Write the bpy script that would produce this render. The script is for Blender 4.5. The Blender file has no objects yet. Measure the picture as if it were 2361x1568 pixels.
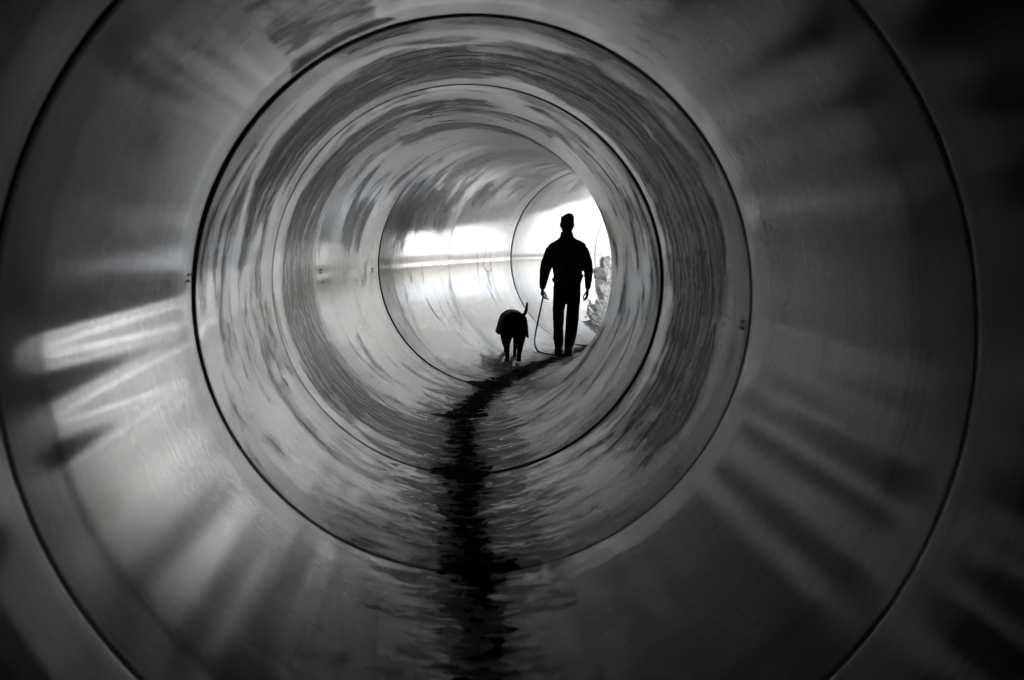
import bpy, bmesh, math, random
import numpy as np
from mathutils import Vector, Matrix, noise

R = 1.22                 # inner radius of the pipes
rad = math.radians
SC = bpy.context.scene

# ------------------------------------------------------------------ camera
F_PX = 2899.0; W_PX = 2361.0
cam_d = bpy.data.cameras.new("camera"); cam = bpy.data.objects.new("camera", cam_d)
SC.collection.objects.link(cam); SC.camera = cam
cam_d.sensor_width = 36.0; cam_d.lens = 36.0 * F_PX / W_PX
cam_d.clip_start = 0.05; cam_d.clip_end = 2000
cam.location = (-0.112, 0.0, R + 0.262)
yaw = math.atan((1180.5 - 1038.0) / F_PX); pit = math.atan((784.0 - 553.0) / F_PX)
fwd = Vector((math.sin(yaw) * math.cos(pit), math.cos(yaw) * math.cos(pit), -math.sin(pit)))
cam.rotation_euler = fwd.to_track_quat('-Z', 'Y').to_euler()
cam_d.dof.use_dof = True; cam_d.dof.focus_distance = 15.5; cam_d.dof.aperture_fstop = 3.2

# ------------------------------------------------------------------ sky, sun, exposure
SUN_EL, SUN_AZ = rad(46), rad(100)          # azimuth measured from +Y towards +X
world = bpy.data.worlds.new("World"); SC.world = world; world.use_nodes = True
wn = world.node_tree; wn.nodes.clear()
sky = wn.nodes.new('ShaderNodeTexSky'); sky.sky_type = 'NISHITA'; sky.sun_disc = False
sky.sun_elevation = SUN_EL; sky.sun_rotation = SUN_AZ; sky.air_density = 1.0; sky.dust_density = 3.0
hsv = wn.nodes.new('ShaderNodeHueSaturation'); hsv.inputs['Saturation'].default_value = 0.42
bg = wn.nodes.new('ShaderNodeBackground'); bg.inputs['Strength'].default_value = 0.15
wo = wn.nodes.new('ShaderNodeOutputWorld')
wn.links.new(sky.outputs[0], hsv.inputs['Color']); wn.links.new(hsv.outputs[0], bg.inputs['Color'])
wn.links.new(bg.outputs[0], wo.inputs['Surface'])
sun_d = bpy.data.lights.new("sun", 'SUN'); sun_d.energy = 5.0; sun_d.angle = rad(0.53); sun_d.color = (1, .985, .96)
sun = bpy.data.objects.new("sun", sun_d); SC.collection.objects.link(sun)
to_sun = Vector((math.sin(SUN_AZ) * math.cos(SUN_EL), math.cos(SUN_AZ) * math.cos(SUN_EL), math.sin(SUN_EL)))
sun.rotation_euler = to_sun.to_track_quat('Z', 'Y').to_euler()
vs = SC.view_settings
vs.view_transform = 'Standard'; vs.look = 'None'; vs.gamma = 1.0; vs.use_curve_mapping = False
vs.exposure = 3.1
cy = SC.cycles
cy.max_bounces = 15; cy.glossy_bounces = 15; cy.diffuse_bounces = 6; cy.transmission_bounces = 2
cy.use_denoising = True; cy.denoiser = 'OPENIMAGEDENOISE'
cy.caustics_reflective = True; cy.blur_glossy = 0.0
cy.sample_clamp_indirect = 0.0; cy.sample_clamp_direct = 0.0
cy.use_guiding = True
cy.use_adaptive_sampling = False

# ------------------------------------------------------------------ helpers
def link(o, parent=None):
    SC.collection.objects.link(o)
    if parent is not None: o.parent = parent
    return o
def tag(o, label=None, cat=None, group=None, kind=None):
    if label: o["label"] = label
    if cat: o["category"] = cat
    if group: o["group"] = group
    if kind: o["kind"] = kind
    return o
def mesh_obj(name, verts, faces, mat=None, parent=None, smooth=True):
    me = bpy.data.meshes.new(name); me.from_pydata([tuple(v) for v in verts], [], faces); me.update()
    if smooth: me.polygons.foreach_set('use_smooth', [True] * len(me.polygons))
    if mat: me.materials.append(mat)
    return link(bpy.data.objects.new(name, me), parent)

class NT:
    """small node-graph builder"""
    def __init__(s, name):
        s.mat = bpy.data.materials.new(name); s.mat.use_nodes = True
        s.t = s.mat.node_tree; s.t.nodes.clear()
        s.out = s.t.nodes.new('ShaderNodeOutputMaterial')
        s.b = s.t.nodes.new('ShaderNodeBsdfPrincipled')
        s.t.links.new(s.b.outputs[0], s.out.inputs['Surface'])
    def put(s, sock, v):
        if isinstance(v, bpy.types.NodeSocket): s.t.links.new(v, sock)
        elif v is not None: sock.default_value = v
    def node(s, kind, ins=(), out=0, **kw):
        n = s.t.nodes.new(kind)
        for k, v in kw.items(): setattr(n, k, v)
        for k, v in (ins.items() if isinstance(ins, dict) else enumerate(ins)): s.put(n.inputs[k], v)
        return n.outputs[out]
    def m(s, op, a, b=None, c=None, clamp=False):
        n = s.t.nodes.new('ShaderNodeMath'); n.operation = op; n.use_clamp = clamp
        for i, v in enumerate((a, b, c)):
            if v is not None: s.put(n.inputs[i], v)
        return n.outputs[0]
    def step(s, v, lo, hi, a=0.0, b=1.0):
        n = s.t.nodes.new('ShaderNodeMapRange'); n.interpolation_type = 'SMOOTHSTEP'
        for i, x in enumerate((v, lo, hi, a, b)): s.put(n.inputs[i], x)
        return n.outputs[0]
    def noise(s, vec, scale, detail=4, rough=.55, off=(0, 0, 0), sc=(1, 1, 1), dist=0.0):
        mp = s.node('ShaderNodeMapping', {'Vector': vec, 'Location': off, 'Scale': sc})
        return s.node('ShaderNodeTexNoise', {'Vector': mp, 'Scale': scale, 'Detail': detail, 'Roughness': rough, 'Distortion': dist})
    def mix(s, f, a, b):
        n = s.t.nodes.new('ShaderNodeMix'); n.data_type = 'RGBA'
        s.put(n.inputs[0], f); s.put(n.inputs[6], a); s.put(n.inputs[7], b); return n.outputs[2]

def g(v, tint=0.0): return (v * (1 - tint), v, v * (1 + tint), 1)

def simple_mat(name, col, rough=.8, spec=.3, nscale=40, namp=.3, bump=.2):
    n = NT(name); tc = n.node('ShaderNodeTexCoord', out=3)
    a = n.noise(tc, nscale, 5)
    f = n.step(a, .3, .7, 1 - namp, 1 + namp)
    c = n.node('ShaderNodeVectorMath', {0: col[:3], 3: f}, operation='SCALE')
    n.put(n.b.inputs['Base Color'], c); n.b.inputs['Roughness'].default_value = rough
    n.b.inputs['Specular IOR Level'].default_value = spec
    n.put(n.b.inputs['Normal'], n.node('ShaderNodeBump', {'Strength': bump, 'Distance': .01, 'Height': a}))
    return n.mat

# ------------------------------------------------------------------ tunnel route: joints of the pipes
PL = 2.42
Y0 = 3.12
HEAD = [0, 0, 0, 0, 0, 8.5, 16.2, 19.9, 32.9, 44.0]      # heading of each pipe, degrees right of +Y
LENS = [PL] * 10
joints = [Vector((0, Y0 - 2 * PL, R))]
for h, l in zip(HEAD, LENS):
    joints.append(joints[-1] + Vector((math.sin(rad(h)), math.cos(rad(h)), 0)) * l)
N_P = len(HEAD)
def plane_heading(i):            # heading of the mitre plane at joint i
    if i == 0: return HEAD[0]
    if i == N_P: return HEAD[-1]
    return .5 * (HEAD[i - 1] + HEAD[i])
def axis_at(y):
    for a, b in zip(joints[:-1], joints[1:]):
        if a.y <= y <= b.y: return a.lerp(b, (y - a.y) / (b.y - a.y)), (b - a).normalized()
    return joints[-1], (joints[-1] - joints[-2]).normalized()
def floor_z(x, y):
    c, d = axis_at(y); off = Vector((x - c.x, y - c.y)).dot(Vector((d.y, -d.x)))
    return R - math.sqrt(max(0, R * R - off * off))

# ------------------------------------------------------------------ concrete
def concrete(name, seed, base=.30, rough=.24, dirt=((90, 30, .4, 2, .5),), dirt_amt=.8, band=.42, L=PL, inv=1.0, spec=.85, blot_amt=.1):
    """steel-formed concrete: fine rings round the pipe, darker moulds of its own, damp line along the invert.
    dirt: list of (dir_x, dir_y, reach, threshold) - blotches centred on that side of the pipe"""
    n = NT(name); rnd = random.Random(seed)
    P = n.node('ShaderNodeTexCoord', out=3)
    xyz = n.t.nodes.new('ShaderNodeSeparateXYZ'); n.put(xyz.inputs[0], P)
    x, y, z = xyz.outputs
    o = (rnd.uniform(-50, 50), rnd.uniform(-50, 50), rnd.uniform(-50, 50))
    rings = n.noise(P, 1.0, 6, .7, o, (.7, .7, 48))                 # hair-fine lines round the pipe
    rings2 = n.noise(P, 1.0, 3, .5, o, (.55, .55, 7))                # broad trowel bands
    blot = n.noise(P, 1.5, 6, .6, o, (1, 1, 1), .5)
    fine = n.noise(P, 26, 6, .65, o, (1, 1, 1.6))
    smear = n.noise(P, 2.3, 6, .72, o, (1, 1, 1.8), .3)              # blotches drawn out round the pipe
    val = n.m('ADD', n.m('MULTIPLY', n.m('SUBTRACT', rings, .5), 1.1), n.m('MULTIPLY', n.m('SUBTRACT', rings2, .5), .30))
    val = n.m('ADD', val, n.m('MULTIPLY', n.m('SUBTRACT', blot, .5), .32))
    val = n.m('ADD', val, n.m('MULTIPLY', n.m('SUBTRACT', fine, .5), 1.1))
    val = n.m('ADD', val, 1.0)
    # cast ends stay clean and pale
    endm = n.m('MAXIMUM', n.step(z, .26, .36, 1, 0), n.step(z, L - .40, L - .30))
    tot = None
    mid = n.noise(P, 8, 6, .75, (o[2], o[0], o[1]), (1, 1, 1.7), .3)
    feather = n.noise(P, 1.0, 6, .7, (o[2], o[1], o[0]), (1.1, 1.1, 11), .15)
    soft = n.noise(P, 1.5, 4, .5, (o[1], o[2], o[0]), (1, 1, 1.7), .9)
    clot = n.noise(P, 11, 6, .85, (o[1], o[0], o[2]), (1, 1, 1.9), .2)
    ed = n.m('ADD', n.m('MULTIPLY', n.m('SUBTRACT', soft, .5), 2.0), n.m('ADD', n.m('MULTIPLY', n.m('SUBTRACT', feather, .5), .55), n.m('MULTIPLY', n.m('SUBTRACT', clot, .5), .8)))
    for ph, half, z0, z1, thr in dirt:
        dx, dy = math.cos(rad(ph)), math.sin(rad(ph))
        d = n.m('ADD', n.m('MULTIPLY', x, dx / R), n.m('MULTIPLY', y, dy / R))
        win = n.m('MULTIPLY', n.step(d, math.cos(rad(half * 1.25)), math.cos(rad(half * .2))), n.m('MULTIPLY', n.step(z, z0 - .12, z0 + .2), n.step(z, z1 - .2, z1 + .12, 1, 0)))
        mk = n.step(n.m('ADD', ed, n.m('MULTIPLY', win, .62)), thr - .05, thr + .45)
        tot = mk if tot is None else n.m('MAXIMUM', tot, mk)
    # the film of grime is uneven: thin veils, denser clots
    veil = n.m('ADD', .55, n.m('MULTIPLY', n.step(n.m('ADD', n.m('MULTIPLY', feather, .45), n.m('MULTIPLY', clot, .55)), .42, .60), .45))
    tot = n.m('MULTIPLY', tot, veil)
    # stray blots and rubbed spots away from the stains
    blots = n.m('MULTIPLY', n.step(n.m('ADD', n.m('MULTIPLY', clot, .6), n.m('MULTIPLY', mid, .4)), .60, .70), n.step(soft, .45, .62))
    tot = n.m('MAXIMUM', tot, n.m('MULTIPLY', blots, blot_amt))
    # damp, silty line along the invert with edges that finger up the sides
    ax = n.m('ABSOLUTE', n.m('ADD', n.m('SUBTRACT', x, .025), n.m('MULTIPLY', n.m('SUBTRACT', n.noise(P, 1.3, 2, .5, o), .5), .10)))
    comb = n.noise(P, 1.0, 6, .78, o, (5, 5, 9), .4)
    edge = n.m('ADD', ax, n.m('MULTIPLY', n.m('SUBTRACT', comb, .5), -.8))
    wet = n.m('MULTIPLY', n.step(edge, .085, .15, 1, 0), n.step(y, -.95, -.6, 1, 0))
    comb2 = n.noise(P, 1.0, 6, .8, (o[1], o[2], o[0]), (9, 9, 15), .3)
    splat = n.noise(P, 1.0, 6, .75, (o[0], o[2], o[1]), (6, 6, 7), 1.2)
    spl = n.m('ADD', n.m('MULTIPLY', comb2, .5), n.m('MULTIPLY', splat, .5))
    mott = n.m('MULTIPLY', n.step(n.m('ADD', spl, n.m('MULTIPLY', ax, -.62)),   .33, .49), n.step(y, -.95, -.6, 1, 0))
    dust = n.step(n.m('ADD', ax, n.m('MULTIPLY', n.m('SUBTRACT', n.noise(P, 1.0, 6, .7, (o[2], o[2], o[0]), (3, 3, 5), .5), .5), 1.6)), .10, .62, .75, 0); dust = n.m('MULTIPLY', n.m('MULTIPLY', dust, n.step(comb2, .3, .62, .25, 1)), n.step(y, -.95, -.6, inv, 0))
    wet = n.m('MULTIPLY', n.m('MAXIMUM', wet, n.m('MULTIPLY', mott, .82)), inv)
    # pock marks
    vor = n.t.nodes.new('ShaderNodeTexVoronoi'); vor.feature = 'F1'; n.put(vor.inputs['Vector'], P); vor.inputs['Scale'].default_value = 5.5
    pock = n.m('MULTIPLY', n.step(vor.outputs['Distance'], .022, .04, 1, 0), n.step(n.noise(P, 1.1, 1, .5, o), .5, .55))
    col = n.node('ShaderNodeVectorMath', {0: (base * .985, base, base * 1.015), 3: val}, operation='SCALE')
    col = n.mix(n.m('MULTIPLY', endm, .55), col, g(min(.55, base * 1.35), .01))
    near = n.m('MAXIMUM', n.step(z, .02, .16, 1, 0), n.step(z, L - .20, L - .03))
    jn = n.noise(P, 1.0, 6, .75, (o[2], o[0], o[1]), (3, 3, 30), .3)
    col = n.mix(n.m('MULTIPLY', n.m('MULTIPLY', near, n.step(jn, .44, .60)), .35), col, g(base * .3, -.01))
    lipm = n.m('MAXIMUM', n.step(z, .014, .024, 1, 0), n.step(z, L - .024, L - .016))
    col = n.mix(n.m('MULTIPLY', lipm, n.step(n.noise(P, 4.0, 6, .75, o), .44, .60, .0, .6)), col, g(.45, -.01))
    col = n.mix(n.m('MULTIPLY', tot, dirt_amt, clamp=True), col, g(base * .12, -.02))
    col = n.mix(n.m('MULTIPLY', pock, .8), col, g(base * .15))
    col = n.mix(wet, col, g(.012, -.02))
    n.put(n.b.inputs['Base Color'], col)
    # rougher cast ends
    ro = n.m('ADD', n.m('ADD', rough, n.m('MULTIPLY', n.m('SUBTRACT', rings, .5), .06)), n.m('MULTIPLY', n.m('SUBTRACT', blot, .45), .08))
    ro = n.m('ADD', ro, n.m('MULTIPLY', endm, band - rough))
    ro = n.m('ADD', ro, n.m('MULTIPLY', n.m('MAXIMUM', n.m('MAXIMUM', n.m('MULTIPLY', tot, .55), wet), dust), .35), clamp=True)
    n.put(n.b.inputs['Roughness'], n.m('MAXIMUM', ro, .06))
    n.b.inputs['IOR'].default_value = 1.55
    sp = n.m('ADD', spec, n.m('ADD', n.m('MULTIPLY', n.m('SUBTRACT', rings, .5), 1.1), n.m('MULTIPLY', n.m('SUBTRACT', mid, .5), .4)))
    sp = n.m('MULTIPLY', sp, n.m('SUBTRACT', 1, n.m('MAXIMUM', n.m('MAXIMUM', n.m('MULTIPLY', tot, .74), n.m('MULTIPLY', wet, .9)), n.m('MULTIPLY', dust, .55))), clamp=True)
    n.put(n.b.inputs['Specular IOR Level'], sp)
    n.b.inputs['Anisotropic'].default_value = .95; n.b.inputs['Anisotropic Rotation'].default_value = .25
    tg = n.t.nodes.new('ShaderNodeTangent'); tg.direction_type = 'UV_MAP'; tg.uv_map = 'UVMap'
    n.put(n.b.inputs['Tangent'], tg.outputs[0])
    h = n.m('ADD', n.m('MULTIPLY', rings, .35), n.m('MULTIPLY', n.m('MAXIMUM', tot, wet), n.m('MULTIPLY', fine, .8)))
    n.put(n.b.inputs['Normal'], n.node('ShaderNodeBump', {'Strength': .18, 'Distance': .006, 'Height': h}))
    return n.mat

M_rubber = simple_mat("black_rubber", (.008, .008, .008), .7, .2)
M_ink = simple_mat("marker_ink", (.012, .012, .013), .6, .2)
M_chalk = simple_mat("chalk", (.75, .75, .75), .9, .1, 60, .25)
M_outer = simple_mat("raw_concrete", (.30, .30, .30), .85, .3, 12)

# ------------------------------------------------------------------ the pipes
def pipe_frame(i):
    a, b = joints[i], joints[i + 1]
    zax = (b - a).normalized(); xax = Vector((zax.y, -zax.x, 0)); yax = xax.cross(zax) * -1
    yax = Vector((0, 0, 1))
    # right-handed: x cross y = z  ->  use x = to the left so that x,y,z is right handed with y up
    xax = yax.cross(zax)
    m = Matrix((xax, yax, zax)).transposed().to_4x4(); m.translation = a
    return m, (b - a).length
NPH = 540
INNER = {}
def build_pipe(i, mat, label, lip0=.003, lip1=.003, fl0=.003, fl1=.003, und=.002, gap=.007, seed=0, shift=(0, 0), facet=.12):
    m, L = pipe_frame(i)
    d0 = rad(plane_heading(i) - HEAD[i]); d1 = rad(plane_heading(i + 1) - HEAD[i])
    # axial samples as distance from start (a) / from end (b)
    s0 = [0, .010, .022, .026, .10, .18, .27, .345, .375, .45]
    mid = list(np.linspace(.55, L - .55, 16)) if L > 1.5 else [L * .5]
    s1 = [L - v for v in s0[::-1]] if L > 1.5 else [L - .05, L - .022, L - .010, L]
    if L <= 1.5: s0 = [0, .010, .022, .05, .12]
    zs = s0 + mid + s1
    rnd = random.Random(seed); p1, p2, p3 = [rnd.uniform(0, 6.28) for _ in range(3)]
    forms = [(n_, facet * a_ * R / n_, rnd.uniform(0, 6.28), rnd.uniform(-.008, .008)) for n_, a_ in ((9, .008), (14, .016), (23, .024), (34, .031), (41, .027))]
    verts = []; uvs = []
    def sm(t): t = min(1, max(0, t)); return t * t * (3 - 2 * t)
    rows = 0
    def row(zv, r, ph_r=None):
        nonlocal rows
        for k in range(NPH):
            ph = 2 * math.pi * k / NPH
            rr = r(ph) if callable(r) else r
            X = rr * math.cos(ph); Y = rr * math.sin(ph)
            # mitre: local x points left, planes turn about the vertical
            za = gap * .5 + X * math.tan(d0); zb = L - gap * .5 + X * math.tan(d1)
            verts.append((X + shift[0], Y + shift[1], za + (zb - za) * zv / L))
        rows += 1
    def inner(zv):
        a, b = zv, L - zv
        e = lip0 * (1 - a / .022 if a < .022 else 0) + lip1 * (1 - b / .022 if b < .022 else 0)
        e += fl0 * max(0, 1 - a / .36) + fl1 * max(0, 1 - b / .36)
        fade = sm((a - .03) / .30) * sm((b - .03) / .30)
        w = lambda ph: R + e + und * (.5 * math.sin(2 * ph + p1) * math.cos(zv * 1.3 + p2) + .35 * math.sin(3 * ph + p3 + zv * .8)) + fade * sum(a_ * math.sin(n_ * ph + q_ + k_ * zv) for n_, a_, q_, k_ in forms)
        return w
    for zv in zs: row(zv, inner(zv))
    TH = .15
    for zv in (L, L * .5, 0): row(zv, R + TH)
    faces = []
    nr = rows
    for r in range(nr):
        r2 = (r + 1) % nr
        for k in range(NPH):
            k2 = (k + 1) % NPH
            faces.append((r * NPH + k, r2 * NPH + k, r2 * NPH + k2, r * NPH + k2))
    me = bpy.data.meshes.new("concrete_pipe"); me.from_pydata(verts, [], faces)
    uv = me.uv_layers.new(name="UVMap"); n_in = len(zs)
    data = []
    for r in range(nr):
        for k in range(NPH):
            u0, u1 = k / NPH, (k + 1) / NPH
            v0, v1 = r / nr, (r + 1) / nr
            data += [u0, v0, u0, v1, u1, v1, u1, v0]
    uv.data.foreach_set('uv', data)
    me.materials.append(mat); me.materials.append(M_outer)
    mi = []; sm_ = []
    for r in range(nr):
        out = r >= n_in
        mi += [1 if out else 0] * NPH; sm_ += [r < n_in - 1 or r in (n_in, n_in + 1)] * NPH
    me.polygons.foreach_set('material_index', mi); me.polygons.foreach_set('use_smooth', sm_)
    me.update()
    o = link(bpy.data.objects.new("concrete_pipe", me)); o.matrix_world = m
    tag(o, label, "pipe", "concrete pipes of the tunnel"); INNER[o.name] = inner
    o["_L"] = L
    # rubber gasket in the joint at the far end
    if i + 1 < N_P:
        vv = []; ff = []; nk = 144
        prof = [(R + .009, -.03), (R + .009, .03), (R + .10, .03), (R + .10, -.03)]
        for (rr, dz) in prof:
            for k in range(nk):
                ph = 2 * math.pi * k / nk; X = rr * math.cos(ph)
                vv.append((X, rr * math.sin(ph), L + dz + X * math.tan(d1)))
        for p in range(4):
            for k in range(nk):
                k2 = (k + 1) % nk; p2_ = (p + 1) % 4
                ff.append((p * nk + k, p * nk + k2, p2_ * nk + k2, p2_ * nk + k))
        mesh_obj("joint_gasket", vv, ff, M_rubber, o)
    return o

def mat_for(i): return MATS[i]
# local x points LEFT of the walking direction, y up
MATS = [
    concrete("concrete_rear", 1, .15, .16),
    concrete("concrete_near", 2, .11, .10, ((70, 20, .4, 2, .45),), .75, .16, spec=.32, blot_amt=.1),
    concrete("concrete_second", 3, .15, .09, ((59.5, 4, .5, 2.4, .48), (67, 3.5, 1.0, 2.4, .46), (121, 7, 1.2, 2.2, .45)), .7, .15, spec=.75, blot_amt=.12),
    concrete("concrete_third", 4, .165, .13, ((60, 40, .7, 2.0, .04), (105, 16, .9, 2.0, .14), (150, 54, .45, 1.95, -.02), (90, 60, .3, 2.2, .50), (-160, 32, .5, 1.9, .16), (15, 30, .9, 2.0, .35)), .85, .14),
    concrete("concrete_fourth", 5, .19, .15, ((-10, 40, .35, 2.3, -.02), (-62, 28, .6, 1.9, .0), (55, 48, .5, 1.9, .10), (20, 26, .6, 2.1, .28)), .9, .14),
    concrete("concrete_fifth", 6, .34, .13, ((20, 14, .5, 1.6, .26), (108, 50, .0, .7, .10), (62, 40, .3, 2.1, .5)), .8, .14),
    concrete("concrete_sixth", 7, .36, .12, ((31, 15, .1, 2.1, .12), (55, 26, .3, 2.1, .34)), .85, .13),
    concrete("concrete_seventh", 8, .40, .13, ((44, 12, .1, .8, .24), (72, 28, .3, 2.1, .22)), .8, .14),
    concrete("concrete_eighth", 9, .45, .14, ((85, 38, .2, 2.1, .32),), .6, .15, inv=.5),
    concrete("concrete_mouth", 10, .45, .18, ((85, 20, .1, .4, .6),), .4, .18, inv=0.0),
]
LABELS = [
    "dark concrete pipe the camera stands in, behind the first joint shown",
    "nearest concrete pipe, very dark, cut by the picture edges",
    "wide smooth concrete pipe second from the camera with striped light low on both sides",
    "concrete pipe third from the camera with dark mould smears across its crown",
    "short looking concrete pipe fourth from the camera, its left wall blotched with black stains",
    "last straight concrete pipe, fifth from the camera, pale ring that frames the walker",
    "concrete pipe before the dog where the bend starts, dark stain on its left wall",
    "concrete pipe the dog stands in, bright left wall with dark marks at its crown",
    "concrete pipe the walking man stands in, its left wall bleached white by daylight",
    "glaring white concrete pipe beyond the man, next to the tunnel mouth",
]
# pipe index k here runs between joints k and k+1
PP = [dict(), dict(fl1=.006, facet=1.0), dict(fl0=.008, fl1=.010, lip1=.005, facet=1.15), dict(fl0=.008, fl1=.012, lip0=.004, lip1=.006, facet=.5), dict(fl0=.012, fl1=-.004, facet=.25),
      dict(fl0=.008, fl1=.008, lip0=.005), dict(fl0=.010, fl1=-.003), dict(fl0=.005, fl1=.006), dict(fl0=.006, fl1=.006), dict(fl0=.006, fl1=.004)]
pipes = []
rs = random.Random(5)
MI = [0, 1, 2, 3, 4, 5, 6, 7, 8, 9]
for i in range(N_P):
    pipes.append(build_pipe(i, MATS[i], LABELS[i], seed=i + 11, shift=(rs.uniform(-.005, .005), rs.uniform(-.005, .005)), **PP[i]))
    if "_L" in pipes[-1]: del pipes[-1]["_L"]
bpy.context.view_layer.update()

# ------------------------------------------------------------------ marker strokes, chalk and plugs on the pipe walls
def stroke(pipe, pts, w, mat, name, lift=.0012, taper=False):
    """a stroke lying on the inside of a pipe; pts are (angle in degrees, distance along the pipe)"""
    inner = INNER[pipe.name]; q = []
    for (a, b) in zip(pts[:-1], pts[1:]):
        n = max(2, int(max(abs(b[0] - a[0]) / 1.0, abs(b[1] - a[1]) / .03)))
        q += [(a[0] + (b[0] - a[0]) * t / n, a[1] + (b[1] - a[1]) * t / n) for t in range(n)]
    q.append(pts[-1]); v = []; f = []
    for i, (ph, z) in enumerate(q):
        a, b = q[max(0, i - 1)], q[min(len(q) - 1, i + 1)]
        tx, tz = rad(b[0] - a[0]) * R, b[1] - a[1]; l = math.hypot(tx, tz) or 1
        ww = w * .5 * (1 if not taper else .25 + .75 * math.sin(math.pi * (i + .5) / len(q))) * (1 + .25 * noise.noise(Vector((i * .7, ph, z * 9))))
        for sgn in (1, -1):
            p2, z2 = rad(ph) + sgn * -tz / l * ww / R, z + sgn * tx / l * ww
            r = inner(z2)(p2) - lift
            v.append((r * math.cos(p2), r * math.sin(p2), z2))
    for i in range(len(q) - 1): f.append((i * 2, i * 2 + 1, i * 2 + 3, i * 2 + 2))
    return mesh_obj(name, v, f, mat, pipe)
def equals(p, ph, z, ln=.075, sep=1.25, w=.017):
    for k in (0, 1): stroke(pipes[p], [(ph - k * sep, z), (ph - k * sep + .15, z + ln)], w, M_ink, "marker_stroke")
def arc(pts, n=8):
    P = [Vector((a, b, 0)) for a, b in pts]; out = []
    for i in range(len(P) - 1):
        p0, p1, p2, p3 = P[max(i - 1, 0)], P[i], P[i + 1], P[min(i + 2, len(P) - 1)]
        for t in np.linspace(0, 1, n, endpoint=False):
            c = .5 * ((2 * p1) + (p2 - p0) * t + (2 * p0 - 5 * p1 + 4 * p2 - p3) * t * t + (3 * p1 - p0 - 3 * p2 + p3) * t ** 3); out.append((c.x, c.y))
    return out + [pts[-1]]
equals(2, -176.2, .035, .095, -1.35, .022)
stroke(pipes[2], arc([(-176.8, .125), (-178.3, .135), (-178.2, .165), (-176.2, .172), (-174.6, .150), (-173.2, .145), (-171.9, .162), (-171.6, .172), (-172.8, .180), (-173.6, .178)]), .013, M_ink, "marker_letter")
equals(2, 5.2, 2.28, .06, 1.25, .009); equals(2, -176.2, 2.31, .07, -1.2, .011)
equals(3, -174.9, .09, .08, -1.3, .018); equals(4, -174.5, .03, .07, -1.3)
equals(5, .4, .05); stroke(pipes[5], [(2.5, .15), (-4.2, .155)], .008, M_ink, "marker_line"); stroke(pipes[5], [(-4.0, .155), (-5.0, .158)], .028, M_ink, "marker_stroke")
equals(5, -1.4, 2.12); stroke(pipes[5], [(3.5, 2.08), (-8, 2.09)], .008, M_ink, "marker_line")
equals(6, 1.0, .05, .09, 1.6, .02); stroke(pipes[6], [(6.5, .20), (-3.6, .205)], .009, M_ink, "marker_line"); stroke(pipes[6], [(-3.0, .205), (-4.5, .207)], .032, M_ink, "marker_stroke")
stroke(pipes[2], arc([(-127.6, .56), (-126.6, .62), (-125.2, .68)]), .035, M_ink, "tar_smear", taper=True)
# chalk
C1 = (M_chalk, "chalk_scrawl")
stroke(pipes[4], arc([(75.5, .92), (79, .86), (82.4, .95), (79.5, 1.12), (73.5, 1.30), (77, 1.46), (78.2, 1.66), (72, 1.86)]), .014, *C1, taper=True)
stroke(pipes[3], arc([(-130.5, .54), (-134.5, .62), (-137.3, .72), (-134.6, .76), (-130, .92)]), .010, *C1, taper=True)
stroke(pipes[3], arc([(-178, 1.25), (-173, 1.28), (-168, 1.33)]), .012, *C1, taper=True)
stroke(pipes[6], arc([(55, .30), (59, .26), (63.5, .42), (62, .72), (58, .62), (57, .42)]), .016, *C1, taper=True)
stroke(pipes[6], arc([(44, .9), (48, 1.0), (51, 1.3), (49, 1.5)]), .014, *C1, taper=True)
stroke(pipes[7], arc([(9, 1.20), (12.5, 1.32), (4, 1.42), (-3, 1.30), (-8, 1.48), (-5, 1.62), (1, 1.55)]), .012, *C1, taper=True)
stroke(pipes[7], arc([(-15, 1.28), (-21, 1.36), (-28, 1.42)]), .020, *C1, taper=True)
stroke(pipes[6], arc([(-18, 1.3), (-26, 1.36), (-33, 1.44)]), .018, *C1, taper=True)
# long hair scratches ringing the far pipes
for p, a0, a1, z in ((7, 20, -42, 1.62), (7, 12, -20, 1.05), (8, 25, -10, .62), (8, 18, -22, .70), (6, 10, -60, .32), (5, -20, -70, 2.02), (6, -10, -75, 1.72)):
    stroke(pipes[p], [(a0, z), (.5 * (a0 + a1), z + .012), (a1, z - .01)], .011, M_ink, "scratch", taper=True)
# cast-in lifting plug
def plug(p, ph, z, r=.022):
    c = Vector((math.cos(rad(ph)), math.sin(rad(ph)), 0)); t = Vector((-c.y, c.x, 0)); rr = INNER[pipes[p].name](z)(rad(ph)); v = []; f = []
    for k in range(16):
        a = 2 * math.pi * k / 16; o_ = c * (rr - .002) + t * (r * math.cos(a)) + Vector((0, 0, z + r * 1.2 * math.sin(a)))
        v += [o_, o_ + c * .02]
    for k in range(16): f.append((2 * k, 2 * k + 1, (2 * k + 3) % 32, (2 * k + 2) % 32))
    f.append(tuple(range(0, 32, 2)))
    mesh_obj("lifting_plug", v, f, M_rubber, pipes[p])
plug(3, 22.4, .88); plug(4, 164, 1.0, .014); plug(5, 64, .5, .012)

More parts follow.
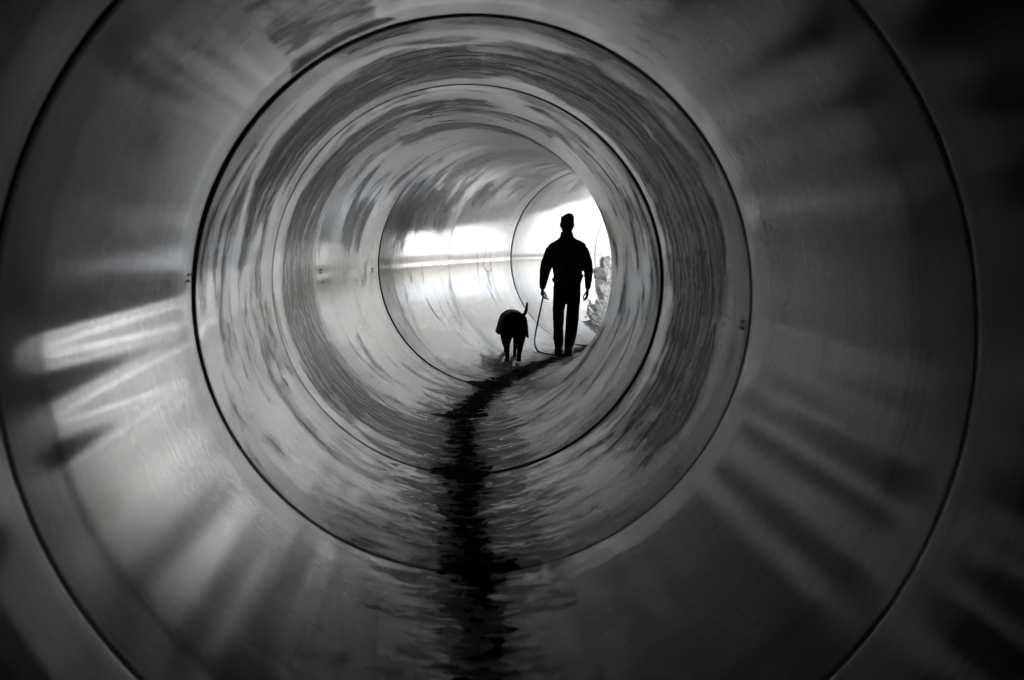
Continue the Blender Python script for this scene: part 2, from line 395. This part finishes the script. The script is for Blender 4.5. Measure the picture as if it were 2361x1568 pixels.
# ------------------------------------------------------------------ the ground outside and the hill added round the pipes to keep light out
M_earth = simple_mat("earth", (.15, .14, .125), .95, .2, 3.0, .45, .5)
M_gravel = simple_mat("gravel", (.55, .545, .53), .95, .2, 9.0, .5, .8)
mouth = joints[-1]; mh = rad(HEAD[-1]); mdir = Vector((math.sin(mh), math.cos(mh), 0)); mside = Vector((mdir.y, -mdir.x, 0))
def hill_blocker():  # unseen earth mass, added so no sky light gets in behind the camera
    v = []; f = []
    # front face with a round hole for the pipe, set a little behind the mouth
    c = mouth - mdir * .08; n = 96; ro = R + .13
    for k in range(n):
        ph = 2 * math.pi * k / n
        v.append(c + mside * (ro * math.cos(ph)) + Vector((0, 0, ro * math.sin(ph))))
    def sq(ph):
        cx, sy = math.cos(ph), math.sin(ph); s = 1 / max(abs(cx), abs(sy)); return cx * s, sy * s
    for k in range(n):
        a, b = sq(2 * math.pi * k / n)
        v.append(c + mside * (a * 14) - mdir * (1.2 if b > 0 else 0) * max(0, b) + Vector((0, 0, b * 3.6 if b > 0 else b * 1.6)))
    for k in range(n):
        k2 = (k + 1) % n; f.append((k, n + k, n + k2, k2))
    for k in range(n): # top and sides run back
        p = v[n + k]; v.append(p - mdir * 44 + Vector((0, 0, 0)))
    for k in range(n):
        k2 = (k + 1) % n; f.append((n + k, 2 * n + k, 2 * n + k2, n + k2))
    f.append(tuple(range(2 * n, 3 * n)))
    o = mesh_obj("unseen_hill_blocker", v, f, M_earth, None, False); tag(o, kind="structure")
    # the run behind the camera is closed by an unseen, added light blocker
    q = joints[0] + Vector((0, -.02, 0)); b = []; m_ = 48
    return o
hill_blocker()
def rear_blocker():  # unseen sheet added behind the camera to shut out light from the rear
    c = joints[0] + Vector((0, -.03, 0)); v = []; f = []; n = 24; s = 3.4
    for j in range(n + 1):
        for k in range(n + 1):
            x = (k / n - .5) * s; z = (j / n - .5) * s
            v.append((c.x + x, c.y - .02 - .06 * abs(noise.noise(Vector((x * 2, z * 2, 3)))), c.z + z))
    off = len(v)
    v += [(a[0], a[1] - .8, a[2]) for a in v]
    for j in range(n):
        for k in range(n):
            a = j * (n + 1) + k
            f.append((a, a + 1, a + n + 2, a + n + 1)); f.append((off + a, off + a + n + 1, off + a + n + 2, off + a + 1))
    o = mesh_obj("rear_light_blocker", v, f, M_earth); tag(o, kind="structure")
rear_blocker()
def ground():
    v = []; f = []; n = 120; S = 900
    c = mouth + mdir * .5
    for j in range(n + 1):
        for k in range(n + 1):
            a = (k / n * 2 - 1); b = (j / n * 2 - 1)
            x = math.copysign(abs(a) ** 3, a) * S; y = math.copysign(abs(b) ** 3, b) * S
            P = c + mside * x + mdir * y
            d = (P - c).dot(mdir)
            h = -.24 + .10 * noise.noise(Vector((P.x * .5, P.y * .5, 0))) if d > -.2 else -.8
            v.append((P.x, P.y, h))
    for j in range(n):
        for k in range(n):
            a = j * (n + 1) + k; f.append((a, a + 1, a + n + 2, a + n + 1))
    o = mesh_obj("ground", v, f, M_gravel); tag(o, kind="structure")
ground()
def far_bank():
    """the cut slope that faces the mouth"""
    v = []; f = []; n = 60
    for j in range(n + 1):
        for k in range(n + 1):
            x = (k / n - .5) * 60; t = j / n
            P = mouth + mdir * (16 + 9 * t) + mside * x
            h = -.6 + 1.1 * t ** .8 + .35 * noise.fractal(Vector((P.x * .35, P.y * .35, 1)), .8, 2, 5)
            v.append((P.x, P.y, h))
    for j in range(n):
        for k in range(n):
            a = j * (n + 1) + k; f.append((a, a + 1, a + n + 2, a + n + 1))
    o = mesh_obj("terrain", v, f, M_earth); tag(o, kind="structure")
far_bank()

# rubble caked on the lower wall past the man, running over the last joint
def crust():
    fa, La = pipe_frame(8); fb, Lb = pipe_frame(9); v = []; f = []; ns, nf = 150, 110
    for j in range(ns + 1):
        s_ = 1.0 + (La + 1.7 - 1.0) * j / ns
        fr, z = (fa, s_) if s_ <= La else (fb, s_ - La)
        top = np.interp(s_, [1.0, 1.2, 1.7, 2.3, 2.5, 3.0, 4.2], [-62, -52, -42, -30, -4, 0, -20])
        top += 7 * noise.fractal(Vector((s_ * 2.2, 4, 0)), 1.0, 2.0, 3)
        for k in range(nf + 1):
            ph = -112 + 120 * k / nf; p = rad(ph)
            w = Vector((ph * .05, s_ * 2.4, 1.5))
            e_ = top - ph + 16 * noise.fractal(w * 1.6, .9, 2.1, 4)
            t = -.03 + .075 * min(1.0, max(0, e_ + 6) / 12) * min(1, max(0, s_ - 1.0) / .3) + (.030 * noise.fractal(w * 2.2, .8, 2.1, 5) + .012 * abs(noise.noise(w * 9))) * min(1, max(0, e_ + 4) / 12)
            r = R - t
            v.append(fr @ Vector((r * math.cos(p), r * math.sin(p), z)))
    for j in range(ns):
        for k in range(nf):
            a = j * (nf + 1) + k; f.append((a, a + nf + 1, a + nf + 2, a + 1))
    o = mesh_obj("rubble_crust", v, f, simple_mat("rubble", (.38, .38, .375), .95, .2, 22, .45, .9))
    tag(o, "rough grey crust of rubble caked low on the left wall beyond the man", "rubble")
crust()

# ------------------------------------------------------------------ silt along the invert (follows the bend)
def silt():
    M = simple_mat("damp_silt", (.008, .0079, .0077), .95, .04, 30, .5, .3)
    v = []; f = []; nu = 44
    ys = list(np.arange(.4, 17.6, .03))
    for y in ys:
        c, d = axis_at(y)
        # blend the heading round the joints
        c = sum((axis_at(y + e)[0] for e in (-.5, -.25, 0, .25, .5)), Vector()) / 5
        sd = Vector((d.y, -d.x, 0))
        wob = .05 * noise.noise(Vector((y * .8, 3, 0))) + .025 * noise.noise(Vector((y * 3, 7, 0)))
        for k in range(nu + 1):
            u = (k / nu - .5) * .62
            P = c + sd * (u + wob - .025)
            comb = noise.fractal(Vector((u * 9, y * 10, 5)), .45, 2.2, 7)
            off = u + wob - .025
            base = R - math.sqrt(R * R - off * off)
            h = .011 * math.exp(-(u / .10) ** 2) + .016 * comb * math.exp(-(u / .2) ** 2) - .0060 - .012 * (abs(u) / .31) ** 3
            v.append((P.x, P.y, base + h))
    for j in range(len(ys) - 1):
        for k in range(nu):
            a = j * (nu + 1) + k; f.append((a, a + 1, a + nu + 2, a + nu + 1))
    o = mesh_obj("mud", v, f, M); tag(o, kind="structure")
silt()

# ------------------------------------------------------------------ figures: lofted limbs fused into one surface
class Body:
    """collects closed tubes; build() fuses them into one continuous mesh with a voxel remesh"""
    def __init__(s): s.v = []; s.f = []
    def tube(s, secs, n=20, up=None):
        """secs: (x, y, z, half_a, half_b); rings across the path, a along 'up' x path, b along 'up'"""
        pts = [Vector(q[:3]) for q in secs]; base = len(s.v)
        for i, q in enumerate(secs):
            t = (pts[min(i + 1, len(pts) - 1)] - pts[max(i - 1, 0)]).normalized()
            u = Vector(up) if up else Vector((0, 1, 0))
            if abs(t.dot(u)) > .95: u = Vector((1, 0, 0))
            a = u.cross(t).normalized(); b = t.cross(a).normalized()
            for k in range(n):
                ph = 2 * math.pi * k / n; s.v.append(pts[i] + a * (q[3] * math.cos(ph)) + b * (q[4] * math.sin(ph)))
        for i in range(len(secs) - 1):
            for k in range(n):
                k2 = (k + 1) % n
                s.f.append((base + i * n + k, base + i * n + k2, base + (i + 1) * n + k2, base + (i + 1) * n + k))
        s.f.append(tuple(base + k for k in range(n))[::-1]); s.f.append(tuple(base + (len(secs) - 1) * n + k for k in range(n)))
        return s
    def flat(s, secs, n=28, e=1.0):
        """horizontal sections: (z, x_left, x_right, y_back, y_front) superellipse-ish, stacked in z order"""
        base = len(s.v)
        for (z, xl, xr, yb, yf) in secs:
            cx, cyy, a, b = (xl + xr) / 2, (yb + yf) / 2, (xr - xl) / 2, (yf - yb) / 2
            for k in range(n):
                ph = 2 * math.pi * k / n; c_, s_ = math.cos(ph), math.sin(ph)
                s.v.append(Vector((cx + a * math.copysign(abs(c_) ** e, c_), cyy + b * math.copysign(abs(s_) ** e, s_), z)))
        for i in range(len(secs) - 1):
            for k in range(n):
                k2 = (k + 1) % n
                s.f.append((base + i * n + k, base + i * n + k2, base + (i + 1) * n + k2, base + (i + 1) * n + k))
        s.f.append(tuple(base + k for k in range(n))[::-1]); s.f.append(tuple(base + (len(secs) - 1) * n + k for k in range(n)))
        return s
    def stride(s, first, dy):
        """swing everything added since vertex 'first' forward, pivoting at the hip"""
        for p in s.v[first:]: p.y += dy * max(0, (.82 - p.z) / .82)
        return s
    def ball(s, c, r, n=14):
        base = len(s.v); c = Vector(c); rr = Vector(r if hasattr(r, '__len__') else (r, r, r))
        return s.tube([(c.x, c.y, c.z + rr.z * math.cos(t) * -1, max(1e-4, rr.x * math.sin(t)), max(1e-4, rr.y * math.sin(t))) for t in np.linspace(.12, math.pi - .12, 9)], n, up=(0, 1, 0))
    def build(s, name, mat, parent=None, voxel=.008, smooth=4, wrinkle=0.0):
        me = bpy.data.meshes.new(name); me.from_pydata([tuple(p) for p in s.v], [], s.f); me.materials.append(mat)
        bm = bmesh.new(); bm.from_mesh(me); bmesh.ops.recalc_face_normals(bm, faces=bm.faces); bm.to_mesh(me); bm.free()
        me.polygons.foreach_set('use_smooth', [True] * len(me.polygons))
        o = link(bpy.data.objects.new(name, me), parent)
        r = o.modifiers.new('fuse', 'REMESH'); r.mode = 'VOXEL'; r.voxel_size = voxel; r.use_smooth_shade = True
        if smooth: q = o.modifiers.new('soften', 'SMOOTH'); q.iterations = smooth; q.factor = .5
        if wrinkle:
            t = bpy.data.textures.new(name + '_folds', 'CLOUDS'); t.noise_scale = .09
            d = o.modifiers.new('folds', 'DISPLACE'); d.texture = t; d.strength = wrinkle; d.mid_level = .5
        return o

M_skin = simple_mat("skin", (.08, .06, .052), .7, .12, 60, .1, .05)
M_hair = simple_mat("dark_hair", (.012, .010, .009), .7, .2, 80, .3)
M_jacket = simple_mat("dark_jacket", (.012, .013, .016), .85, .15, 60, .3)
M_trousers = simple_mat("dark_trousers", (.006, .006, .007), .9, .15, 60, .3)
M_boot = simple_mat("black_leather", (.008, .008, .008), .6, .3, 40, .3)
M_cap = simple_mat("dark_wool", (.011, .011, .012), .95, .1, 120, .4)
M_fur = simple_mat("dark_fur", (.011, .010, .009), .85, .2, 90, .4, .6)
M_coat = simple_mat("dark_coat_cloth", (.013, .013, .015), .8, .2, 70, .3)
M_web = simple_mat("webbing", (.012, .012, .012), .8, .2, 90, .3)

def hand(B, wrist, down, out, fwdv, curl, pinch=False, k=1.0):
    """palm, four fingers of different lengths bent at two knuckles and a thumb off the side of the palm.
    down = along the fingers, out = direction of the thumb side, fwdv = the way the fingers close"""
    w = Vector(wrist); d = Vector(down).normalized(); o = Vector(out).normalized(); q = Vector(fwdv).normalized()
    pal = w + d * .085 * k
    B.tube([(*(w - d * .02), .026 * k, .022 * k), (*(w + d * .025 * k), .031 * k, .019 * k), (*(w + d * .06 * k), .040 * k, .017 * k), (*pal, .041 * k, .014 * k), (*(pal + d * .008), .034 * k, .010 * k)], 16, up=q)
    for j, ln in enumerate((.92, 1.03, 1.0, .80)):
        b = pal + o * (.030 - .020 * j) * k
        c1 = rad(curl * .55 + 4 * j); c2 = rad(curl * 1.25 + 4 * j); c3 = rad(curl * 1.8 + 4 * j)
        if pinch and j == 0: c1, c2, c3 = rad(28), rad(75), rad(120)
        p0 = b - d * .012; p1 = b + (d * math.cos(c1) + q * math.sin(c1)) * .042 * ln * k
        p2 = p1 + (d * math.cos(c2) + q * math.sin(c2)) * .027 * ln * k
        p3 = p2 + (d * math.cos(c3) + q * math.sin(c3)) * .022 * ln * k
        B.tube([(*p0, .0098 * k, .0098 * k), (*p1, .0095 * k, .0095 * k), (*p2, .0085 * k, .0085 * k), (*p3, .0068 * k, .0068 * k)], 10, up=o)
    t0 = w + d * .028 * k + o * .024 * k; t1 = w + d * .058 * k + o * .055 * k + q * .012
    t2 = w + d * .090 * k + o * (.058 if not pinch else .062) * k + q * .028; t3 = t2 + (d * .8 + q * .5 - o * (.2 if not pinch else .5)).normalized() * .027 * k
    B.tube([(*t0, .015 * k, .014 * k), (*t1, .0125 * k, .012 * k), (*t2, .0105 * k, .010 * k), (*t3, .0078 * k, .0075 * k)], 10, up=q)

def man():
    # X right, Y the way he walks (away from the camera), Z up; origin on the floor
    LA = [(-.150, .00, 1.395), (-.208, -.005, 1.345), (-.255, -.015, 1.180), (-.285, -.01, 1.06), (-.302, .02, .95), (-.316, .045, .850)]
    RA = [(.160, .00, 1.395), (.212, -.005, 1.345), (.258, -.015, 1.180), (.277, -.01, 1.06), (.272, .02, .95), (.266, .045, .850)]
    B = Body()
    B.flat([(.80, -.16, .17, -.11, .11), (.92, -.15, .165, -.11, .11), (1.06, -.145, .16, -.095, .105), (1.22, -.165, .18, -.11, .115), (1.36, -.18, .19, -.10, .10), (1.43, -.13, .14, -.075, .075), (1.47, -.07, .075, -.06, .055), (1.60, -.058, .058, -.055, .055)])
    # head with a face turned down the tunnel: skull, jaw, nose, brow, ears
    B.ball((-.002, .012, 1.70), (.076, .096, .108)); B.tube([(-.002, .045, 1.60, .05, .04), (-.002, .06, 1.64, .058, .05), (-.002, .05, 1.69, .066, .06)], 16, up=(0, 1, 0))
    B.tube([(-.002, .10, 1.715, .009, .010), (-.002, .118, 1.68, .015, .014), (-.002, .105, 1.665, .012, .010)], 10)
    for sx in (-1, 1):
        B.ball((sx * .028 - .002, .094, 1.715), (.014, .010, .010)); B.ball((sx * .086 + .001, .005, 1.662), (.011, .020, .034))
    B.tube([(-.025, .097, 1.642, .006, .006), (-.002, .103, 1.643, .008, .007), (.021, .097, 1.642, .006, .006)], 8, up=(0, 0, 1))
    for A, r in ((LA, (.056, .056, .050, .042, .036, .027)), (RA, (.056, .056, .050, .042, .036, .027))):
        B.tube([(*p, q, q) for p, q in zip(A, r)], 16)
    for sx, cx in ((-1, -.068), (1, .086)):
        n0 = len(B.v); lx = (-.098, -.107, -.110, -.104) if sx < 0 else (.082, .072, .060, .031)
        B.tube([(cx * 1.15, 0, .88, .06, .08), (lx[0], .005, .66, .058, .075), (lx[1], .005, .48, .052, .06), (lx[2], -.01, .34, .048, .055), (lx[3], -.008, .12, .034, .04), (lx[3], 0, .07, .034, .042)], 18)
        B.tube([(lx[3], -.05, .045, .03, .03), (lx[3], .03, .045, .036, .034), (lx[3], .11, .035, .042, .024), (lx[3], .16, .03, .036, .016)], 14, up=(0, 0, 1)); B.stride(n0, .13 if sx < 0 else -.07)
    hand(B, (-.317, .047, .842), (.06, .12, -1), (.25, .9, .1), (1, -.15, -.1), 62)
    hand(B, (.265, .047, .842), (-.03, .12, -1), (-.25, .9, .1), (-1, -.15, -.1), 34, True)
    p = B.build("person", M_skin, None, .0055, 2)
    # jacket
    J = Body()
    J.flat([(.915, -.160, .178, -.125, .125), (.93, -.170, .188, -.135, .135), (.975, -.176, .196, -.14, .14), (1.02, -.176, .200, -.14, .14), (1.08, -.181, .198, -.14, .14), (1.166, -.186, .200, -.14, .14), (1.28, -.205, .218, -.14, .13), (1.36, -.240, .248, -.12, .115),
            (1.415, -.238, .246, -.10, .09), (1.440, -.205, .222, -.09, .085), (1.465, -.155, .180, -.085, .08), (1.487, -.112, .122, -.075, .075), (1.512, -.090, .088, -.07, .07), (1.54, -.087, .077, -.068, .068), (1.575, -.082, .072, -.070, .068), (1.588, -.070, .060, -.058, .058)], 32, .86)
    J.tube([(*p_, q, q) for p_, q in zip(LA, (.05, .066, .080, .067, .052, .036))], 18)
    J.tube([(*p_, q, q) for p_, q in zip(RA, (.05, .066, .072, .060, .046, .034))], 18)
    J.tube([(-.175, 0, .945, .012, .10), (-.179, 0, .985, .016, .10)], 12); J.tube([(.190, 0, .985, .012, .10), (.203, 0, 1.03, .014, .10)], 12)
    jk = J.build("jacket", M_jacket, p, .007, 2, .012)
    # trousers
    T = Body()
    T.flat([(.66, -.178, .172, -.13, .12), (.74, -.177, .175, -.14, .13), (.84, -.172, .178, -.14, .13), (.95, -.165, .18, -.125, .125)], 30, .85)
    n0 = len(T.v)
    T.tube([(-.094, 0, .74, .082, .115), (-.096, .0, .66, .084, .105), (-.110, .01, .58, .076, .095), (-.108, .01, .47, .073, .085), (-.111, 0, .34, .065, .078), (-.108, -.01, .195, .067, .08), (-.104, -.005, .125, .058, .075), (-.104, -.005, .108, .052, .07)], 20)
    T.stride(n0, .13); n0 = len(T.v)
    T.tube([(.084, 0, .74, .086, .115), (.084, .0, .66, .084, .105), (.079, .01, .58, .081, .095), (.072, .01, .47, .083, .085), (.062, 0, .34, .078, .078), (.044, -.01, .195, .070, .08), (.032, -.005, .125, .060, .075), (.030, -.005, .108, .054, .07)], 20)
    T.stride(n0, -.07)
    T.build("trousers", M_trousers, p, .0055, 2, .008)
    for cx in (-.104, .029):
        Bt = Body()
        Bt.tube([(cx, -.01, .17, .050, .062), (cx, -.01, .11, .054, .068), (cx, -.005, .06, .054, .075)], 16)
        Bt.tube([(cx, -.085, .045, .046, .044), (cx, -.05, .05, .056, .05), (cx, .04, .048, .056, .048), (cx, .12, .038, .060, .038), (cx, .18, .032, .050, .030), (cx, .20, .030, .030, .020)], 16, up=(0, 0, 1))
        Bt.flat([(.0, cx - .056, cx + .056, -.095, .19), (.022, cx - .058, cx + .058, -.098, .20)], 20, .8)
        Bt.stride(0, .13 if cx < 0 else -.07); Bt.build("boot", M_boot, p, .006, 2)
    H = Body()
    H.tube([(.002, .012, 1.672, .085, .100), (.003, .010, 1.71, .087, .104), (.005, .008, 1.75, .086, .102), (.008, .006, 1.772, .084, .098), (.008, .005, 1.788, .066, .085), (.002, .0, 1.797, .034, .045)], 24, up=(0, 1, 0))
    H.tube([(.058, .0, 1.755, .034, .06), (.060, .0, 1.776, .026, .05)], 12); H.tube([(-.012, 0, 1.77, .040, .06), (-.006, 0, 1.803, .020, .04)], 12)
    H.tube([(.002, .010, 1.668, .090, .106), (.002, .010, 1.70, .090, .107)], 24, up=(0, 1, 0))
    H.build("cap", M_cap, p, .006, 2, .006)
    Hr = Body().tube([(-.002, -.03, 1.585, .062, .050), (.001, -.03, 1.615, .076, .062), (.002, -.025, 1.665, .084, .070)], 18)
    Hr.build("hair", M_hair, p, .006, 2)
    return p
person = man()
PX, PY = 1.385, 16.1
person.location = (PX, PY, floor_z(PX, PY) + .004); person.rotation_euler = (0, 0, rad(-7))
tag(person, "man seen from behind walking away in a dark jacket, trousers and cap, holding a leash", "person")

def dog():
    # X right, Y forward, Z up
    D = Body()
    D.tube([(.0, -.03, .455, .085, .10), (.0, .0, .455, .120, .135), (.0, .06, .455, .135, .150), (0, .16, .455, .135, .150), (0, .30, .45, .125, .15), (0, .46, .45, .125, .165), (0, .56, .46, .115, .16), (0, .64, .48, .07, .10)], 24, up=(0, 0, 1))
    D.tube([(0, .56, .50, .085, .10), (0, .68, .50, .07, .08), (0, .78, .48, .062, .072)], 18, up=(0, 0, 1))       # neck reaches forward
    D.ball((0, .83, .47), (.068, .085, .07)); D.tube([(0, .87, .455, .045, .045), (0, .95, .43, .036, .034), (0, 1.0, .42, .028, .024)], 14, up=(0, 0, 1))
    for sx in (-1, 1): D.tube([(sx * .055, .80, .515, .02, .012), (sx * .078, .81, .48, .03, .012), (sx * .083, .83, .43, .016, .008)], 10)
    for sx, hx, dy in ((-1, -.088, .0), (1, .070, .03)):
        x = hx
        D.tube([(x * .85, .05 + dy, .46, .085, .11), (x * .9, .07 + dy, .36, .080, .10), (x * .98, .09 + dy, .285, .066, .075), (x * .98, .035 + dy, .205, .042, .048), (x * .92, -.015 + dy, .155, .031, .036), (x * .84, .0 + dy, .09, .026, .028), (x * .85, .008 + dy, .035, .026, .03)], 14)
        D.tube([(x * .85, -.01 + dy, .022, .022, .02), (x * .85, .035 + dy, .022, .033, .021), (x * .85, .065 + dy, .016, .026, .013)], 12, up=(0, 0, 1))
    for sx, fx, dy in ((-1, -.058, .0), (1, .045, -.05)):
        x = fx
        D.tube([(x * 1.3, .50, .42, .05, .07), (x * 1.2, .49 + dy * .3, .32, .036, .045), (x, .50 + dy, .20, .024, .028), (x, .50 + dy, .11, .021, .023), (x, .505 + dy, .04, .023, .026)], 14)
        D.tube([(x, .49 + dy, .022, .02, .02), (x, .53 + dy, .022, .03, .021), (x, .56 + dy, .016, .024, .013)], 12, up=(0, 0, 1))
    # tail carried up
    D.tube([(.03, .02, .555, .028, .028), (.075, -.03, .570, .024, .024), (.105, -.06, .605, .021, .021), (.118, -.07, .66, .018, .018), (.122, -.068, .71, .013, .013), (.121, -.062, .745, .008, .008)], 12)
    d = D.build("dog", M_fur, None, .007, 2, .004)
    # coat: a blanket over back and flanks that stands away at the hem
    v = []; f = []; nu, nv = 34, 20
    for j in range(nv + 1):
        t = j / nv; y = -.035 + .52 * t
        sc = .86 + .14 * math.sqrt(min(1, t * 5))
        for k in range(nu + 1):
            u = k / nu * 2 - 1; a = u * rad(97)
            X = math.sin(a) * .158; Z = .462 + math.cos(a) * .158
            drop = max(0, abs(u) - .62) / .38
            X += math.copysign((.024 if u < 0 else .010) * drop ** 1.3, u); Z -= drop * (.115 if u < 0 else .150)
            X += .005 * math.sin(y * 31 + u * 4) * drop
            v.append((X * sc, y, .475 + (Z - .475) * sc))
    for j in range(nv):
        for k in range(nu):
            a = j * (nu + 1) + k; f.append((a, a + nu + 1, a + nu + 2, a + 1))
    c = mesh_obj("dog_coat", v, f, M_coat, d)
    so = c.modifiers.new('thick', 'SOLIDIFY'); so.thickness = .010; so.offset = 1
    # binding along the rear edge and a collar
    bd = Body()
    for row in (0,):
        pts = [Vector(v[k]) for k in range(nu + 1)]
        for i in range(nu): bd.tube([(*pts[i], .006, .006), (*pts[i + 1], .006, .006)], 6, up=(0, 1, 0))
    b = bd.build("binding", simple_mat("coat_binding", (.035, .035, .037), .7, .3, 60, .2), c, .005, 1)
    Body().tube([(0, .70, .497, .078, .088), (0, .735, .49, .076, .086)], 20, up=(0, 0, 1)).build("collar", M_web, d, .006, 1)
    return d
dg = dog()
DX, DY = .635, 14.78
dg.scale = (1.05, .97, .97); dg.location = (DX, DY, floor_z(DX, DY) + .004); dg.rotation_euler = (0, rad(2), rad(2))
tag(dg, "dark dog in a coat seen from behind, tail up, walking left of the man", "dog")

# ------------------------------------------------------------------ leash: flat webbing from the left hand, slack on the floor
bpy.context.view_layer.update()
def leash():
    M = person.matrix_world
    loc = [(-.305, .10, .745), (-.318, .09, .70), (-.338, .06, .60), (-.365, .0, .46), (-.395, -.06, .30), (-.408, -.10, .19), (-.395, -.12, .11), (-.35, -.13, .045), (-.27, -.13, .018), (-.18, -.12, .012), (-.12, -.105, .012)]
    P = [M @ Vector(q) for q in loc]
    # smooth path (Catmull-Rom)
    out = []
    for i in range(len(P) - 1):
        p0, p1, p2, p3 = P[max(i - 1, 0)], P[i], P[i + 1], P[min(i + 2, len(P) - 1)]
        for t in np.linspace(0, 1, 12, endpoint=False):
            out.append(.5 * ((2 * p1) + (p2 - p0) * t + (2 * p0 - 5 * p1 + 4 * p2 - p3) * t * t + (3 * p1 - p0 - 3 * p2 + p3) * t ** 3))
    out.append(P[-1])
    for q in out: q.z = max(q.z, floor_z(q.x, q.y) + .006)
    v = []; f = []; w, th = .011, .0022
    for i, q in enumerate(out):
        t = (out[min(i + 1, len(out) - 1)] - out[max(i - 1, 0)]).normalized()
        s_ = t.cross(Vector((0, 1, .25))).normalized(); tw = .9 * math.sin(i * .075); s_ = Matrix.Rotation(tw, 3, t) @ s_; b = t.cross(s_)
        for a_, c_ in ((1, 1), (1, -1), (-1, -1), (-1, 1)): v.append(q + s_ * w * a_ + b * th * c_)
    for i in range(len(out) - 1):
        for k in range(4): f.append((i * 4 + k, i * 4 + (k + 1) % 4, i * 4 + 4 + (k + 1) % 4, i * 4 + 4 + k))
    f += [(3, 2, 1, 0), tuple(len(v) - 4 + k for k in range(4))]
    o = mesh_obj("dog_leash", v, f, M_web, None, False)
    tag(o, "thin dark leash hanging slack from the man's left hand to the floor", "leash")
    # hand loop gathered in the fist
    L_ = Body()
    h = [M @ Vector(q) for q in ((-.305, .10, .745), (-.335, .12, .765), (-.345, .11, .795), (-.325, .10, .775), (-.290, .11, .745), (-.268, .12, .757))]
    L_.tube([(*q, .006, .006) for q in h], 8); L_.build("hand_loop", M_web, o, .003, 1)
    o.children[0].matrix_parent_inverse = Matrix()
leash()
